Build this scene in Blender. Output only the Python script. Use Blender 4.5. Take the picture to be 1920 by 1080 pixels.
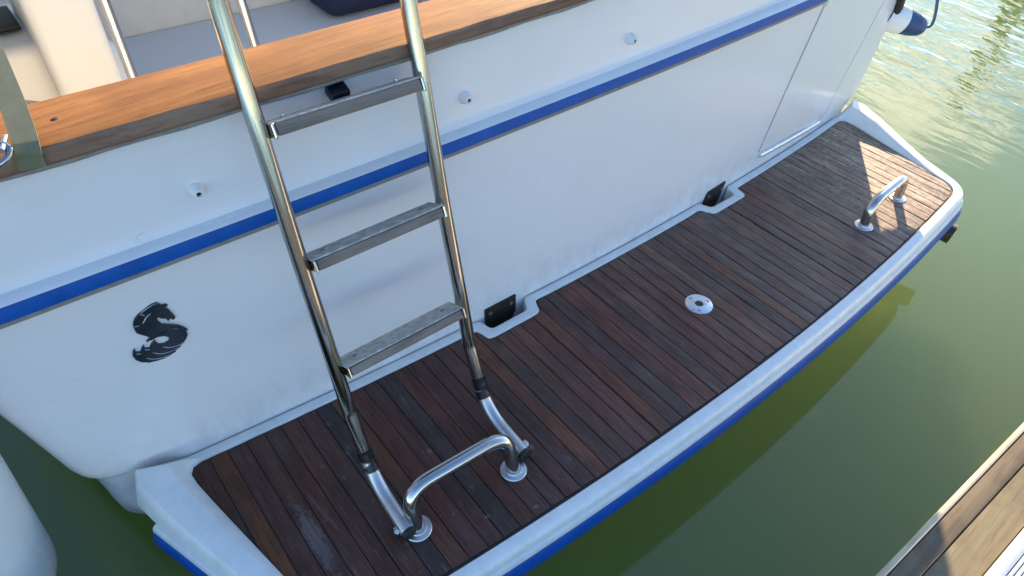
import bpy, bmesh, math, random
from mathutils import Vector, Matrix

random.seed(7)
scn = bpy.context.scene
for o in list(bpy.data.objects):
    bpy.data.objects.remove(o)

# ------------------------------------------------------------------ camera
cam_data = bpy.data.cameras.new('camera')
cam = bpy.data.objects.new('camera', cam_data)
scn.collection.objects.link(cam)
cam_data.sensor_fit = 'HORIZONTAL'
cam_data.sensor_width = 36.0
cam_data.lens = 23.75
cam_data.clip_start = 0.02
cam_data.clip_end = 3000.0
cam.matrix_world = Matrix(((0.778923, 0.409829, -0.474678, -1.211),
                           (-0.625569, 0.560972, -0.542194, -0.9284),
                           (0.044074, 0.719271, 0.693330, 1.25),
                           (0, 0, 0, 1)))
scn.camera = cam

# ------------------------------------------------------------------ sky and sun
SUN_EL = math.radians(17.5)
SUN_AZ = math.radians(54.3)          # clockwise from +Y
world = bpy.data.worlds.new('World')
scn.world = world
world.use_nodes = True
wn = world.node_tree
for n in list(wn.nodes):
    wn.nodes.remove(n)


def wnode(t, **kw):
    n = wn.nodes.new(t)
    for k, v in kw.items():
        setattr(n, k, v)
    return n


w_out = wnode('ShaderNodeOutputWorld')
w_bg = wnode('ShaderNodeBackground')
w_bg.inputs['Strength'].default_value = 0.05
w_sky = wnode('ShaderNodeTexSky')
w_sky.sky_type = 'NISHITA'
w_sky.sun_disc = False
w_sky.sun_elevation = SUN_EL
w_sky.sun_rotation = SUN_AZ
w_sky.dust_density = 0.0
w_sky.ozone_density = 3.5
# broken cloud field over the whole sky
w_geo = wnode('ShaderNodeTexCoord')
w_sep = wnode('ShaderNodeSeparateXYZ')
wn.links.new(w_geo.outputs['Generated'], w_sep.inputs[0])
w_add = wnode('ShaderNodeMath', operation='ADD')
w_add.inputs[1].default_value = 0.22
wn.links.new(w_sep.outputs['Z'], w_add.inputs[0])
w_max = wnode('ShaderNodeMath', operation='MAXIMUM')
w_max.inputs[1].default_value = 0.05
wn.links.new(w_add.outputs[0], w_max.inputs[0])
w_dx = wnode('ShaderNodeMath', operation='DIVIDE')
w_dy = wnode('ShaderNodeMath', operation='DIVIDE')
wn.links.new(w_sep.outputs['X'], w_dx.inputs[0])
wn.links.new(w_max.outputs[0], w_dx.inputs[1])
wn.links.new(w_sep.outputs['Y'], w_dy.inputs[0])
wn.links.new(w_max.outputs[0], w_dy.inputs[1])
w_com = wnode('ShaderNodeCombineXYZ')
wn.links.new(w_dx.outputs[0], w_com.inputs[0])
wn.links.new(w_dy.outputs[0], w_com.inputs[1])
w_com.inputs[2].default_value = 85.14
w_noi = wnode('ShaderNodeTexNoise')
w_noi.inputs['Scale'].default_value = 1.6
w_noi.inputs['Detail'].default_value = 7.0
w_noi.inputs['Roughness'].default_value = 0.55
wn.links.new(w_com.outputs[0], w_noi.inputs['Vector'])
w_map = wnode('ShaderNodeMapRange')
w_map.interpolation_type = 'SMOOTHSTEP'
w_map.inputs['From Min'].default_value = 0.555
w_map.inputs['From Max'].default_value = 0.625
wn.links.new(w_noi.outputs['Fac'], w_map.inputs['Value'])
w_mix = wnode('ShaderNodeMix', data_type='RGBA')
w_veil = wnode('ShaderNodeMath', operation='MULTIPLY')      # thin veil of high cloud on the sun's side
w_veil.inputs[1].default_value = 0.10
w_fac = wnode('ShaderNodeMath', operation='MAXIMUM')
wn.links.new(w_map.outputs['Result'], w_fac.inputs[0])
wn.links.new(w_veil.outputs[0], w_fac.inputs[1])
wn.links.new(w_fac.outputs[0], w_mix.inputs['Factor'])
wn.links.new(w_sky.outputs[0], w_mix.inputs[6])
w_dot = wnode('ShaderNodeVectorMath', operation='DOT_PRODUCT')   # forward scattering towards the sun
wn.links.new(w_geo.outputs['Generated'], w_dot.inputs[0])
w_dot.inputs[1].default_value = (math.sin(SUN_AZ) * math.cos(SUN_EL), math.cos(SUN_AZ) * math.cos(SUN_EL), math.sin(SUN_EL))
w_pos = wnode('ShaderNodeMath', operation='MAXIMUM')
w_pos.inputs[1].default_value = 0.0
wn.links.new(w_dot.outputs['Value'], w_pos.inputs[0])
w_pow = wnode('ShaderNodeMath', operation='POWER')
w_pow.inputs[1].default_value = 3.0
wn.links.new(w_pos.outputs[0], w_pow.inputs[0])
wn.links.new(w_pow.outputs[0], w_veil.inputs[0])
w_amp = wnode('ShaderNodeMath', operation='MULTIPLY_ADD')
w_amp.inputs[1].default_value = 9.5
w_amp.inputs[2].default_value = 2.0
wn.links.new(w_pow.outputs[0], w_amp.inputs[0])
w_tint = wnode('ShaderNodeVectorMath', operation='SCALE')
w_tint.inputs[0].default_value = (1.0, 0.92, 0.90)     # sunlit cloud, a little warm
wn.links.new(w_amp.outputs[0], w_tint.inputs['Scale'])
wn.links.new(w_tint.outputs[0], w_mix.inputs[7])
wn.links.new(w_mix.outputs[2], w_bg.inputs['Color'])
wn.links.new(w_bg.outputs[0], w_out.inputs['Surface'])

sun_data = bpy.data.lights.new('sun', 'SUN')
sun_data.energy = 2.45
sun_data.angle = math.radians(0.53)
sun_data.color = (1.0, 0.80, 0.54)
sun = bpy.data.objects.new('sun', sun_data)
scn.collection.objects.link(sun)
sd = Vector((math.sin(SUN_AZ) * math.cos(SUN_EL), math.cos(SUN_AZ) * math.cos(SUN_EL), math.sin(SUN_EL)))
sun.rotation_euler = sd.to_track_quat('Z', 'Y').to_euler()
sun.location = sd * 20

vs = scn.view_settings
vs.view_transform = 'Standard'
vs.look = 'None'
vs.gamma = 1.0
vs.exposure = 3.0
vs.use_curve_mapping = False

# ------------------------------------------------------------------ helpers
COL = scn.collection
K = 0.0388                                   # camber of the transom: y = K x^2


def mesh_obj(name, verts, faces, mat, parent=None, smooth=False, loc=None, sharp=None):
    me = bpy.data.meshes.new(name)
    if loc is not None:
        L = Vector(loc)
        verts = [Vector(v) - L for v in verts]
    me.from_pydata([tuple(v) for v in verts], [], faces)
    me.validate()
    bm = bmesh.new()
    bm.from_mesh(me)
    bmesh.ops.recalc_face_normals(bm, faces=bm.faces)
    bm.to_mesh(me)
    bm.free()
    if mat:
        me.materials.append(mat)
    if smooth:
        for p in me.polygons:
            p.use_smooth = True
        me.set_sharp_from_angle(angle=math.radians(sharp if sharp else 40))
    o = bpy.data.objects.new(name, me)
    COL.objects.link(o)
    if loc is not None:
        o.location = loc
    if parent:
        o.parent = parent
        if loc is not None and parent.type == 'EMPTY':
            o.location = Vector(loc) - parent.location
        elif loc is not None:
            o.location = Vector(loc) - world_loc(parent)
        else:
            o.location = -world_loc(parent)
    return o


def world_loc(o):
    v = Vector(o.location)
    while o.parent:
        o = o.parent
        v += Vector(o.location)
    return v


def bm_obj(name, bm, mat, parent=None, smooth=False, loc=None, sharp=None):
    bm.verts.ensure_lookup_table()
    vs_ = [v.co.copy() for v in bm.verts]
    bm.verts.index_update()
    fs_ = [[v.index for v in f.verts] for f in bm.faces]
    bm.free()
    return mesh_obj(name, vs_, fs_, mat, parent, smooth, loc, sharp)


def empty(name, loc, label, cat, group=None):
    o = bpy.data.objects.new(name, None)
    o.empty_display_size = 0.1
    COL.objects.link(o)
    o.location = loc
    tag(o, label, cat, group)
    return o


def tag(o, label, cat, group=None):
    o['label'] = label
    o['category'] = cat
    if group:
        o['group'] = group
    return o


def box_bm(bm, c, s, bev=0.0, mat=None, seg=2):
    M = Matrix.Translation(Vector(c))
    if mat is not None:
        M = M @ mat
    M = M @ Matrix.Diagonal((s[0], s[1], s[2], 1))
    r = bmesh.ops.create_cube(bm, size=1.0, matrix=M)
    if bev > 0:
        es = set()
        for v in r['verts']:
            for e in v.link_edges:
                es.add(e)
        bmesh.ops.bevel(bm, geom=list(es), offset=bev, segments=seg, affect='EDGES', profile=0.5)


def smooth_path(pts, n=8):
    P = [Vector(p) for p in pts]
    out = []
    for i in range(len(P) - 1):
        p0 = P[max(i - 1, 0)]
        p1 = P[i]
        p2 = P[i + 1]
        p3 = P[min(i + 2, len(P) - 1)]
        for k in range(n):
            t = k / n
            out.append(0.5 * ((2 * p1) + (p2 - p0) * t + (2 * p0 - 5 * p1 + 4 * p2 - p3) * t * t
                              + (3 * p1 - p0 - 3 * p2 + p3) * t ** 3))
    out.append(P[-1])
    return out


def round_path(pts, r, n=8):
    """polyline whose corners are replaced by arcs-like curves reaching r along each side"""
    P = [Vector(p) for p in pts]
    out = [P[0]]
    for i in range(1, len(P) - 1):
        a = (P[i - 1] - P[i])
        b = (P[i + 1] - P[i])
        ra = min(r, a.length * 0.49)
        rb = min(r, b.length * 0.49)
        A = P[i] + a.normalized() * ra
        B = P[i] + b.normalized() * rb
        for k in range(n + 1):
            t = k / n
            out.append(A * (1 - t) ** 2 + P[i] * 2 * t * (1 - t) + B * t * t)
    out.append(P[-1])
    return out


def tube_geo(path, rad, seg=16, cap=True):
    P = [Vector(p) for p in path]
    n = len(P)
    R = rad if isinstance(rad, (list, tuple)) else [rad] * n
    T = []
    for i in range(n):
        d = P[min(i + 1, n - 1)] - P[max(i - 1, 0)]
        T.append(d.normalized())
    u = T[0].orthogonal().normalized()
    verts, faces = [], []
    for i in range(n):
        if i:
            u = (u - T[i] * u.dot(T[i])).normalized()
        w = T[i].cross(u)
        for k in range(seg):
            a = 2 * math.pi * k / seg
            verts.append(P[i] + (u * math.cos(a) + w * math.sin(a)) * R[i])
    for i in range(n - 1):
        for k in range(seg):
            k2 = (k + 1) % seg
            faces.append([i * seg + k, i * seg + k2, (i + 1) * seg + k2, (i + 1) * seg + k])
    if cap:
        faces.append(list(range(seg))[::-1])
        faces.append([(n - 1) * seg + k for k in range(seg)])
    return verts, faces


def tube(name, path, rad, mat, parent=None, seg=16, loc=None):
    v, f = tube_geo(path, rad, seg)
    return mesh_obj(name, v, f, mat, parent, True, loc, 50)


def lathe(name, prof, mat, parent=None, origin=(0, 0, 0), axis=(0, 0, 1), seg=32, sharp=35, loc=None):
    """prof: list of (r, h) from one end to the other, along axis"""
    A = Vector(axis).normalized()
    u = A.orthogonal().normalized()
    w = A.cross(u)
    O = Vector(origin)
    verts, faces = [], []
    for r, h in prof:
        for k in range(seg):
            a = 2 * math.pi * k / seg
            verts.append(O + A * h + (u * math.cos(a) + w * math.sin(a)) * max(r, 1e-5))
    for i in range(len(prof) - 1):
        for k in range(seg):
            k2 = (k + 1) % seg
            faces.append([i * seg + k, i * seg + k2, (i + 1) * seg + k2, (i + 1) * seg + k])
    return mesh_obj(name, verts, faces, mat, parent, True, loc if loc is not None else origin, sharp)


def join_geo(*gs):
    V, F = [], []
    for v, f in gs:
        b = len(V)
        V += list(v)
        F += [[i + b for i in x] for x in f]
    return V, F


# ------------------------------------------------------------------ materials
def new_mat(name):
    m = bpy.data.materials.new(name)
    m.use_nodes = True
    nt = m.node_tree
    return m, nt, nt.nodes['Principled BSDF']


def N(nt, t, **kw):
    n = nt.nodes.new(t)
    for k, v in kw.items():
        setattr(n, k, v)
    return n


def noise(nt, vec, scale, detail=4.0, rough=0.55, mapscale=None):
    n = N(nt, 'ShaderNodeTexNoise')
    n.inputs['Scale'].default_value = scale
    n.inputs['Detail'].default_value = detail
    n.inputs['Roughness'].default_value = rough
    if mapscale:
        mp = N(nt, 'ShaderNodeMapping')
        mp.inputs['Scale'].default_value = mapscale
        nt.links.new(vec, mp.inputs['Vector'])
        vec = mp.outputs[0]
    nt.links.new(vec, n.inputs['Vector'])
    return n.outputs['Fac']


def ramp(nt, fac, stops):
    r = N(nt, 'ShaderNodeValToRGB')
    e = r.color_ramp.elements
    while len(e) < len(stops):
        e.new(0.5)
    for i, (p, c) in enumerate(stops):
        e[i].position = p
        e[i].color = (c[0], c[1], c[2], 1) if not isinstance(c, (int, float)) else (c, c, c, 1)
    nt.links.new(fac, r.inputs[0])
    return r.outputs[0]


def mixc(nt, fac, a, b, mode='MIX'):
    m = N(nt, 'ShaderNodeMix', data_type='RGBA', blend_type=mode)
    for sock, v in ((m.inputs[0], fac), (m.inputs[6], a), (m.inputs[7], b)):
        if isinstance(v, (int, float)):
            sock.default_value = v
        elif isinstance(v, tuple):
            sock.default_value = (v[0], v[1], v[2], 1)
        else:
            nt.links.new(v, sock)
    return m.outputs[2]


def math2(nt, op, a, b=0.0, clamp=False):
    m = N(nt, 'ShaderNodeMath', operation=op)
    m.use_clamp = clamp
    for s, v in ((m.inputs[0], a), (m.inputs[1], b)):
        if isinstance(v, (int, float)):
            s.default_value = v
        else:
            nt.links.new(v, s)
    return m.outputs[0]


def bump(nt, bsdf, h, strength=0.3, dist=0.01):
    b = N(nt, 'ShaderNodeBump')
    b.inputs['Strength'].default_value = strength
    b.inputs['Distance'].default_value = dist
    nt.links.new(h, b.inputs['Height'])
    nt.links.new(b.outputs[0], bsdf.inputs['Normal'])
    return b


def wpos(nt):
    return N(nt, 'ShaderNodeNewGeometry').outputs['Position']


def mat_gelcoat(name, col, rough=0.3, dirt=0.12):
    m, nt, b = new_mat(name)
    p = wpos(nt)
    n1 = noise(nt, p, 2.3, 5, 0.6)
    n2 = noise(nt, p, 160, 3, 0.6)
    n3 = noise(nt, p, 11, 5, 0.65, (0.5, 1, 2.2))
    dcol = (col[0] * 0.86, col[1] * 0.86, col[2] * 0.82)
    f1 = ramp(nt, n1, [(0.35, 0.0), (0.75, 1.0)])
    c = mixc(nt, math2(nt, 'MULTIPLY', f1, dirt * 3), col, dcol)
    f3 = ramp(nt, n3, [(0.56, 0.0), (0.8, 1.0)])
    c = mixc(nt, math2(nt, 'MULTIPLY', f3, dirt * 2), c, (col[0] * 0.8, col[1] * 0.8, col[2] * 0.76))
    sp = ramp(nt, n2, [(0.72, 0.0), (0.78, 1.0)])
    c = mixc(nt, math2(nt, 'MULTIPLY', sp, 0.18), c, (0.3, 0.29, 0.26))
    sz = N(nt, 'ShaderNodeSeparateXYZ')
    nt.links.new(p, sz.inputs[0])
    # grime that has settled low on the moulding and scum towards the waterline
    lo = N(nt, 'ShaderNodeMapRange')
    lo.inputs['From Min'].default_value = 0.16
    lo.inputs['From Max'].default_value = 0.0
    nt.links.new(sz.outputs['Z'], lo.inputs['Value'])
    gr = noise(nt, p, 26, 6, 0.75, (1, 1, 0.6))
    gf = math2(nt, 'MULTIPLY', math2(nt, 'MULTIPLY', lo.outputs[0], ramp(nt, gr, [(0.42, 0.0), (0.75, 1.0)])), dirt * 4, True)
    c = mixc(nt, gf, c, (0.40, 0.39, 0.35))
    wl_ = N(nt, 'ShaderNodeMapRange')
    wl_.inputs['From Min'].default_value = -0.11
    wl_.inputs['From Max'].default_value = -0.18
    nt.links.new(sz.outputs['Z'], wl_.inputs['Value'])
    c = mixc(nt, math2(nt, 'MULTIPLY', wl_.outputs[0], ramp(nt, gr, [(0.5, 0.0), (0.6, 1.0)])), c, (0.06, 0.055, 0.04))
    # sparse scuffs
    sf = noise(nt, p, 1.0, 4, 0.6, (34, 34, 90))
    c = mixc(nt, math2(nt, 'MULTIPLY', ramp(nt, sf, [(0.735, 0.0), (0.75, 1.0)]), 0.35), c, (0.25, 0.25, 0.25))
    nt.links.new(c, b.inputs['Base Color'])
    rr = math2(nt, 'MULTIPLY_ADD', n3, 0.18)
    rr.node.inputs[2].default_value = rough - 0.08
    nt.links.new(rr, b.inputs['Roughness'])
    b.inputs['Specular IOR Level'].default_value = 0.5
    bump(nt, b, n1, 0.06, 0.02)
    return m


def mat_plain(name, col, rough=0.5, metal=0.0, var=0.25, scale=30, bmp=0.1, spec=0.5):
    m, nt, b = new_mat(name)
    p = wpos(nt)
    n1 = noise(nt, p, scale, 5, 0.6)
    c = mixc(nt, ramp(nt, n1, [(0.3, 0.0), (0.7, 1.0)]), tuple(x * (1 - var) for x in col), tuple(min(1, x * (1 + var)) for x in col))
    nt.links.new(c, b.inputs['Base Color'])
    b.inputs['Metallic'].default_value = metal
    b.inputs['Specular IOR Level'].default_value = spec
    rr = math2(nt, 'MULTIPLY_ADD', n1, 0.2)
    rr.node.inputs[2].default_value = rough - 0.1
    nt.links.new(rr, b.inputs['Roughness'])
    if bmp:
        bump(nt, b, n1, bmp, 0.002)
    return m


def mat_steel(name, col=(0.62, 0.6, 0.57), rough=0.16, tarnish=0.35):
    m, nt, b = new_mat(name)
    p = wpos(nt)
    n1 = noise(nt, p, 14, 6, 0.7)
    n2 = noise(nt, p, 90, 4, 0.6, (1, 1, 0.15))
    f = ramp(nt, n1, [(0.45, 0.0), (0.7, 1.0)])
    c = mixc(nt, math2(nt, 'MULTIPLY', f, tarnish), col, (0.33, 0.27, 0.2))
    nt.links.new(c, b.inputs['Base Color'])
    b.inputs['Metallic'].default_value = 1.0
    rr = math2(nt, 'MULTIPLY_ADD', n1, 0.22)
    rr.node.inputs[2].default_value = rough - 0.08
    nt.links.new(rr, b.inputs['Roughness'])
    bump(nt, b, n2, 0.04, 0.001)
    return m


def mat_teak_plank():
    m, nt, b = new_mat('weathered_teak')
    p = wpos(nt)
    rnd = N(nt, 'ShaderNodeObjectInfo').outputs['Random']
    # shift the grain from plank to plank
    cmb = N(nt, 'ShaderNodeCombineXYZ')
    nt.links.new(math2(nt, 'MULTIPLY', rnd, 37.0), cmb.inputs[1])
    nt.links.new(math2(nt, 'MULTIPLY', rnd, 11.0), cmb.inputs[2])
    va = N(nt, 'ShaderNodeVectorMath', operation='ADD')
    nt.links.new(p, va.inputs[0])
    nt.links.new(cmb.outputs[0], va.inputs[1])
    gv = va.outputs[0]
    g1 = noise(nt, gv, 1.0, 6, 0.65, (420, 14, 1))      # fine grain along the plank
    g2 = noise(nt, gv, 1.0, 5, 0.6, (95, 5, 1))         # broad streaks
    g3 = noise(nt, p, 4.5, 5, 0.6)                      # weathering patches
    g4 = noise(nt, p, 60, 4, 0.7)
    base = ramp(nt, rnd, [(0.0, (0.17, 0.058, 0.038)), (0.2, (0.10, 0.058, 0.05)), (0.38, (0.20, 0.068, 0.045)),
                          (0.52, (0.085, 0.056, 0.052)), (0.66, (0.27, 0.09, 0.035)), (0.80, (0.15, 0.06, 0.045)),
                          (1.0, (0.20, 0.078, 0.055))])
    grey = mixc(nt, rnd, (0.18, 0.115, 0.085), (0.12, 0.078, 0.062))
    sx = N(nt, 'ShaderNodeSeparateXYZ')
    nt.links.new(p, sx.inputs[0])
    # the starboard end has silvered more, the port end is damp and darker
    gx = N(nt, 'ShaderNodeMapRange')
    gx.inputs['From Min'].default_value = -0.6
    gx.inputs['From Max'].default_value = 1.1
    nt.links.new(sx.outputs['X'], gx.inputs['Value'])
    fg = math2(nt, 'ADD', math2(nt, 'MULTIPLY', g2, 0.9), math2(nt, 'MULTIPLY', g3, 0.5))
    fg = math2(nt, 'ADD', fg, math2(nt, 'MULTIPLY', gx.outputs[0], 0.55))
    fgr = ramp(nt, fg, [(0.78, 0.0), (1.0, 0.75)])
    c = mixc(nt, fgr, base, grey)
    sl = N(nt, 'ShaderNodeMapRange')  # silvered wood, painted paler still to brighten the sun patch
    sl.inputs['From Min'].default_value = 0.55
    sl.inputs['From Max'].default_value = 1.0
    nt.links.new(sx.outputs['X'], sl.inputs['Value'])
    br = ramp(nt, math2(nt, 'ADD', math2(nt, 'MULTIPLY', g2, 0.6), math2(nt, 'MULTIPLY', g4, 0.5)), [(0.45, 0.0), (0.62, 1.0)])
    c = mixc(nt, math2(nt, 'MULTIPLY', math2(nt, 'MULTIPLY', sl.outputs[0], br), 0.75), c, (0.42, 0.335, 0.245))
    mott = ramp(nt, noise(nt, gv, 1.0, 5, 0.7, (22, 7, 1)), [(0.3, 0.55), (0.5, 1.0), (0.72, 1.6)])
    c = mixc(nt, 0.75, c, mott, 'MULTIPLY')
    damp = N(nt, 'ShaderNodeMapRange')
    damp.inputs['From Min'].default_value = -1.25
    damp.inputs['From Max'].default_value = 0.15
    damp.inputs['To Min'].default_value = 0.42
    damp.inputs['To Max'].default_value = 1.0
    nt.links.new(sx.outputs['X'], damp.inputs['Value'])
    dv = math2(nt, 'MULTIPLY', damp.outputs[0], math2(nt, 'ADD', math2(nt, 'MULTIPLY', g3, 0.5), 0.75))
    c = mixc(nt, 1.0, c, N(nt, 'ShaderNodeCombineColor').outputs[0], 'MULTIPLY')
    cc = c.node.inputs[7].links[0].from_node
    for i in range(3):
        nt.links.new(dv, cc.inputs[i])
    gl = ramp(nt, g1, [(0.3, 0.35), (0.5, 1.0), (0.75, 1.6)])
    c = mixc(nt, 0.85, c, gl, 'MULTIPLY')
    # drying cracks along the grain
    ck = noise(nt, gv, 1.0, 3, 0.5, (260, 3.2, 1))
    ckf = ramp(nt, ck, [(0.30, 1.0), (0.36, 0.0)])
    c = mixc(nt, math2(nt, 'MULTIPLY', ckf, 0.75), c, (0.025, 0.018, 0.016))
    # connected weathering that runs over several planks
    pt = noise(nt, p, 1.0, 6, 0.65, (9, 5, 1))
    c = mixc(nt, math2(nt, 'MULTIPLY', ramp(nt, pt, [(0.52, 0.0), (0.7, 1.0)]), 0.45), c, (0.075, 0.062, 0.062))
    c = mixc(nt, math2(nt, 'MULTIPLY', ramp(nt, pt, [(0.28, 1.0), (0.44, 0.0)]), 0.35), c, (0.15, 0.055, 0.04))
    # lichen and salt spots near the port handle, with shapes of their own
    vo = N(nt, 'ShaderNodeTexVoronoi')
    vo.inputs['Scale'].default_value = 24.0
    nt.links.new(p, vo.inputs['Vector'])
    sp = ramp(nt, math2(nt, 'ADD', vo.outputs['Distance'], math2(nt, 'MULTIPLY', g4, 0.9)), [(0.52, 1.0), (0.58, 0.0)])
    dn = N(nt, 'ShaderNodeVectorMath', operation='DISTANCE')
    nt.links.new(p, dn.inputs[0])
    dn.inputs[1].default_value = (-0.78, -0.33, 0.0)
    near = ramp(nt, dn.outputs['Value'], [(0.12, 1.0), (0.42, 0.0)])
    pick = ramp(nt, vo.outputs['Color'], [(0.35, 0.0), (0.5, 1.0)])
    fs = math2(nt, 'MULTIPLY', math2(nt, 'MULTIPLY', sp, near), math2(nt, 'MULTIPLY', pick, 0.6))
    c = mixc(nt, fs, c, (0.2, 0.21, 0.16))
    # worn pale streaks
    wv = noise(nt, gv, 1.0, 6, 0.75, (60, 9, 1))
    ws = ramp(nt, math2(nt, 'MULTIPLY', wv, math2(nt, 'ADD', g3, 0.5)), [(0.62, 0.0), (0.78, 1.0)])
    c = mixc(nt, math2(nt, 'MULTIPLY', ws, 0.55), c, (0.22, 0.2, 0.19))
    # one bare, scuffed length of plank by the port side
    wm = N(nt, 'ShaderNodeVectorMath', operation='MULTIPLY')
    wsub = N(nt, 'ShaderNodeVectorMath', operation='SUBTRACT')
    nt.links.new(p, wsub.inputs[0])
    wsub.inputs[1].default_value = (-1.087, -0.262, 0.0)
    nt.links.new(wsub.outputs[0], wm.inputs[0])
    wm.inputs[1].default_value = (58, 10.5, 0)
    wl = N(nt, 'ShaderNodeVectorMath', operation='LENGTH')
    nt.links.new(wm.outputs[0], wl.inputs[0])
    wf = ramp(nt, math2(nt, 'ADD', wl.outputs['Value'], math2(nt, 'MULTIPLY', math2(nt, 'SUBTRACT', g4, 0.5), 2.2)), [(0.55, 1.0), (1.1, 0.0)])
    c = mixc(nt, math2(nt, 'MULTIPLY', math2(nt, 'MULTIPLY', wf, math2(nt, 'MULTIPLY', g1, g2)), 1.7, True), c, (0.19, 0.165, 0.165))
    nt.links.new(c, b.inputs['Base Color'])
    rr = math2(nt, 'MULTIPLY_ADD', g1, 0.35)
    rr.node.inputs[2].default_value = 0.36
    nt.links.new(rr, b.inputs['Roughness'])
    b.inputs['Specular IOR Level'].default_value = 0.32
    hh = math2(nt, 'ADD', math2(nt, 'MULTIPLY', g1, 0.7), math2(nt, 'ADD', math2(nt, 'MULTIPLY', g4, 0.5), math2(nt, 'MULTIPLY', g2, 0.8)))
    bump(nt, b, hh, 0.8, 0.0016)
    return m


def mat_varnished(name, axis_scale, c1, c2, c3, rough):
    m, nt, b = new_mat(name)
    p = wpos(nt)
    g1 = noise(nt, p, 1.0, 6, 0.65, axis_scale)
    g2 = noise(nt, p, 1.0, 4, 0.6, tuple(s * 0.22 for s in axis_scale))
    g3 = noise(nt, p, 7, 5, 0.6)
    c = mixc(nt, ramp(nt, g2, [(0.35, 0.0), (0.65, 1.0)]), c1, c2)
    c = mixc(nt, math2(nt, 'MULTIPLY', ramp(nt, g1, [(0.52, 0.0), (0.68, 1.0)]), 0.6), c, c3)
    sc = noise(nt, p, 1.0, 5, 0.8, tuple(s * 1.3 + 40 for s in axis_scale))
    c = mixc(nt, math2(nt, 'MULTIPLY', ramp(nt, sc, [(0.70, 0.0), (0.74, 1.0)]), 0.5), c, (0.75, 0.6, 0.42))
    c = mixc(nt, math2(nt, 'MULTIPLY', ramp(nt, g3, [(0.45, 0.0), (0.7, 1.0)]), 0.55), c, tuple(x * 0.5 for x in c1))
    g5 = noise(nt, p, 1.0, 6, 0.75, tuple(s * 0.09 + 3 for s in axis_scale))
    c = mixc(nt, math2(nt, 'MULTIPLY', ramp(nt, g5, [(0.54, 0.0), (0.66, 1.0)]), 0.5), c, tuple(x * 0.42 for x in c2))
    b.inputs['Specular IOR Level'].default_value = 0.25
    nt.links.new(c, b.inputs['Base Color'])
    rr = math2(nt, 'MULTIPLY_ADD', g1, 0.3)
    rr.node.inputs[2].default_value = rough
    nt.links.new(rr, b.inputs['Roughness'])
    bump(nt, b, g1, 0.35, 0.001)
    return m


def mat_water():
    m, nt, b = new_mat('harbour_water')
    p = wpos(nt)
    b.inputs['Base Color'].default_value = (0.128, 0.19, 0.064, 1)
    b.inputs['Roughness'].default_value = 0.02
    b.inputs['IOR'].default_value = 1.333
    b.subsurface_method = 'BURLEY'
    b.inputs['Subsurface Weight'].default_value = 1.0
    b.inputs['Subsurface Radius'].default_value = (4.2, 5.0, 2.8)
    b.inputs['Specular IOR Level'].default_value = 0.9
    b.inputs['Subsurface Scale'].default_value = 1.0
    # ripples: calm by the pontoon, stirred up off the starboard quarter
    sx = N(nt, 'ShaderNodeSeparateXYZ')
    nt.links.new(p, sx.inputs[0])
    mr = N(nt, 'ShaderNodeMapRange')
    mr.interpolation_type = 'SMOOTHSTEP'
    mr.inputs['From Min'].default_value = 1.55
    mr.inputs['From Max'].default_value = 3.4
    mr.inputs['To Min'].default_value = 0.03
    mr.inputs['To Max'].default_value = 1.0
    nt.links.new(math2(nt, 'ADD', sx.outputs['X'], math2(nt, 'MULTIPLY', sx.outputs['Y'], 0.55)), mr.inputs['Value'])
    mp = N(nt, 'ShaderNodeMapping')
    mp.inputs['Rotation'].default_value = (0, 0, math.radians(8))
    nt.links.new(p, mp.inputs['Vector'])
    r1 = noise(nt, mp.outputs[0], 1.0, 2, 0.5, (8.0, 2.6, 1))
    r2 = noise(nt, mp.outputs[0], 1.0, 3, 0.5, (21, 8, 1))
    hh = math2(nt, 'ADD', r1, math2(nt, 'MULTIPLY', r2, 0.28))
    hh = math2(nt, 'MULTIPLY', hh, mr.outputs[0])
    bump(nt, b, hh, 1.0, 0.022)
    return m


M_GEL = mat_gelcoat('white_gelcoat', (0.82, 0.795, 0.81), 0.2)
M_GEL2 = mat_gelcoat('white_moulding', (0.80, 0.81, 0.80), 0.34, 0.08)
M_CREAM = mat_gelcoat('cream_gelcoat', (0.78, 0.75, 0.68), 0.4, 0.08)
M_SOLE = mat_plain('grey_cockpit_sole', (0.62, 0.61, 0.59), 0.6, 0, 0.06, 300, 0.2)
M_ANTI = mat_plain('black_antifouling', (0.012, 0.013, 0.016), 0.6, 0, 0.4, 20)
M_BLUE = mat_plain('blue_vinyl', (0.004, 0.085, 0.37), 0.42, 0, 0.15, 25, 0.05, 0.3)
M_ALU = mat_plain('satin_aluminium', (0.72, 0.74, 0.76), 0.3, 0.7, 0.08, 60, 0.05)
M_RAILW = mat_plain('white_pvc_rail', (0.74, 0.77, 0.80), 0.24, 0, 0.03, 12, 0.0)
M_GREYLIP = mat_plain('grey_rubber_lip', (0.28, 0.27, 0.26), 0.5, 0, 0.2, 60, 0.05)
M_CAULK = mat_plain('black_caulk', (0.02, 0.018, 0.018), 0.6, 0, 0.4, 200, 0.2)
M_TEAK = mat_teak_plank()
M_GUN = mat_varnished('oiled_teak', (9, 260, 260), (0.21, 0.08, 0.022), (0.30, 0.124, 0.034), (0.075, 0.03, 0.012), 0.62)
M_GUNF = mat_varnished('weathered_board_face', (9, 200, 120), (0.20, 0.11, 0.075), (0.27, 0.18, 0.13), (0.09, 0.05, 0.04), 0.6)
M_SLAT = mat_varnished('grey_teak', (12, 260, 300), (0.20, 0.16, 0.135), (0.27, 0.225, 0.195), (0.10, 0.075, 0.065), 0.55)
M_STEEL = mat_steel('stainless_steel', (0.55, 0.54, 0.53), rough=0.13, tarnish=0.2)
M_STEEL_OLD = mat_steel('tarnished_stainless', (0.50, 0.475, 0.44), 0.09, 0.4)
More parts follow.
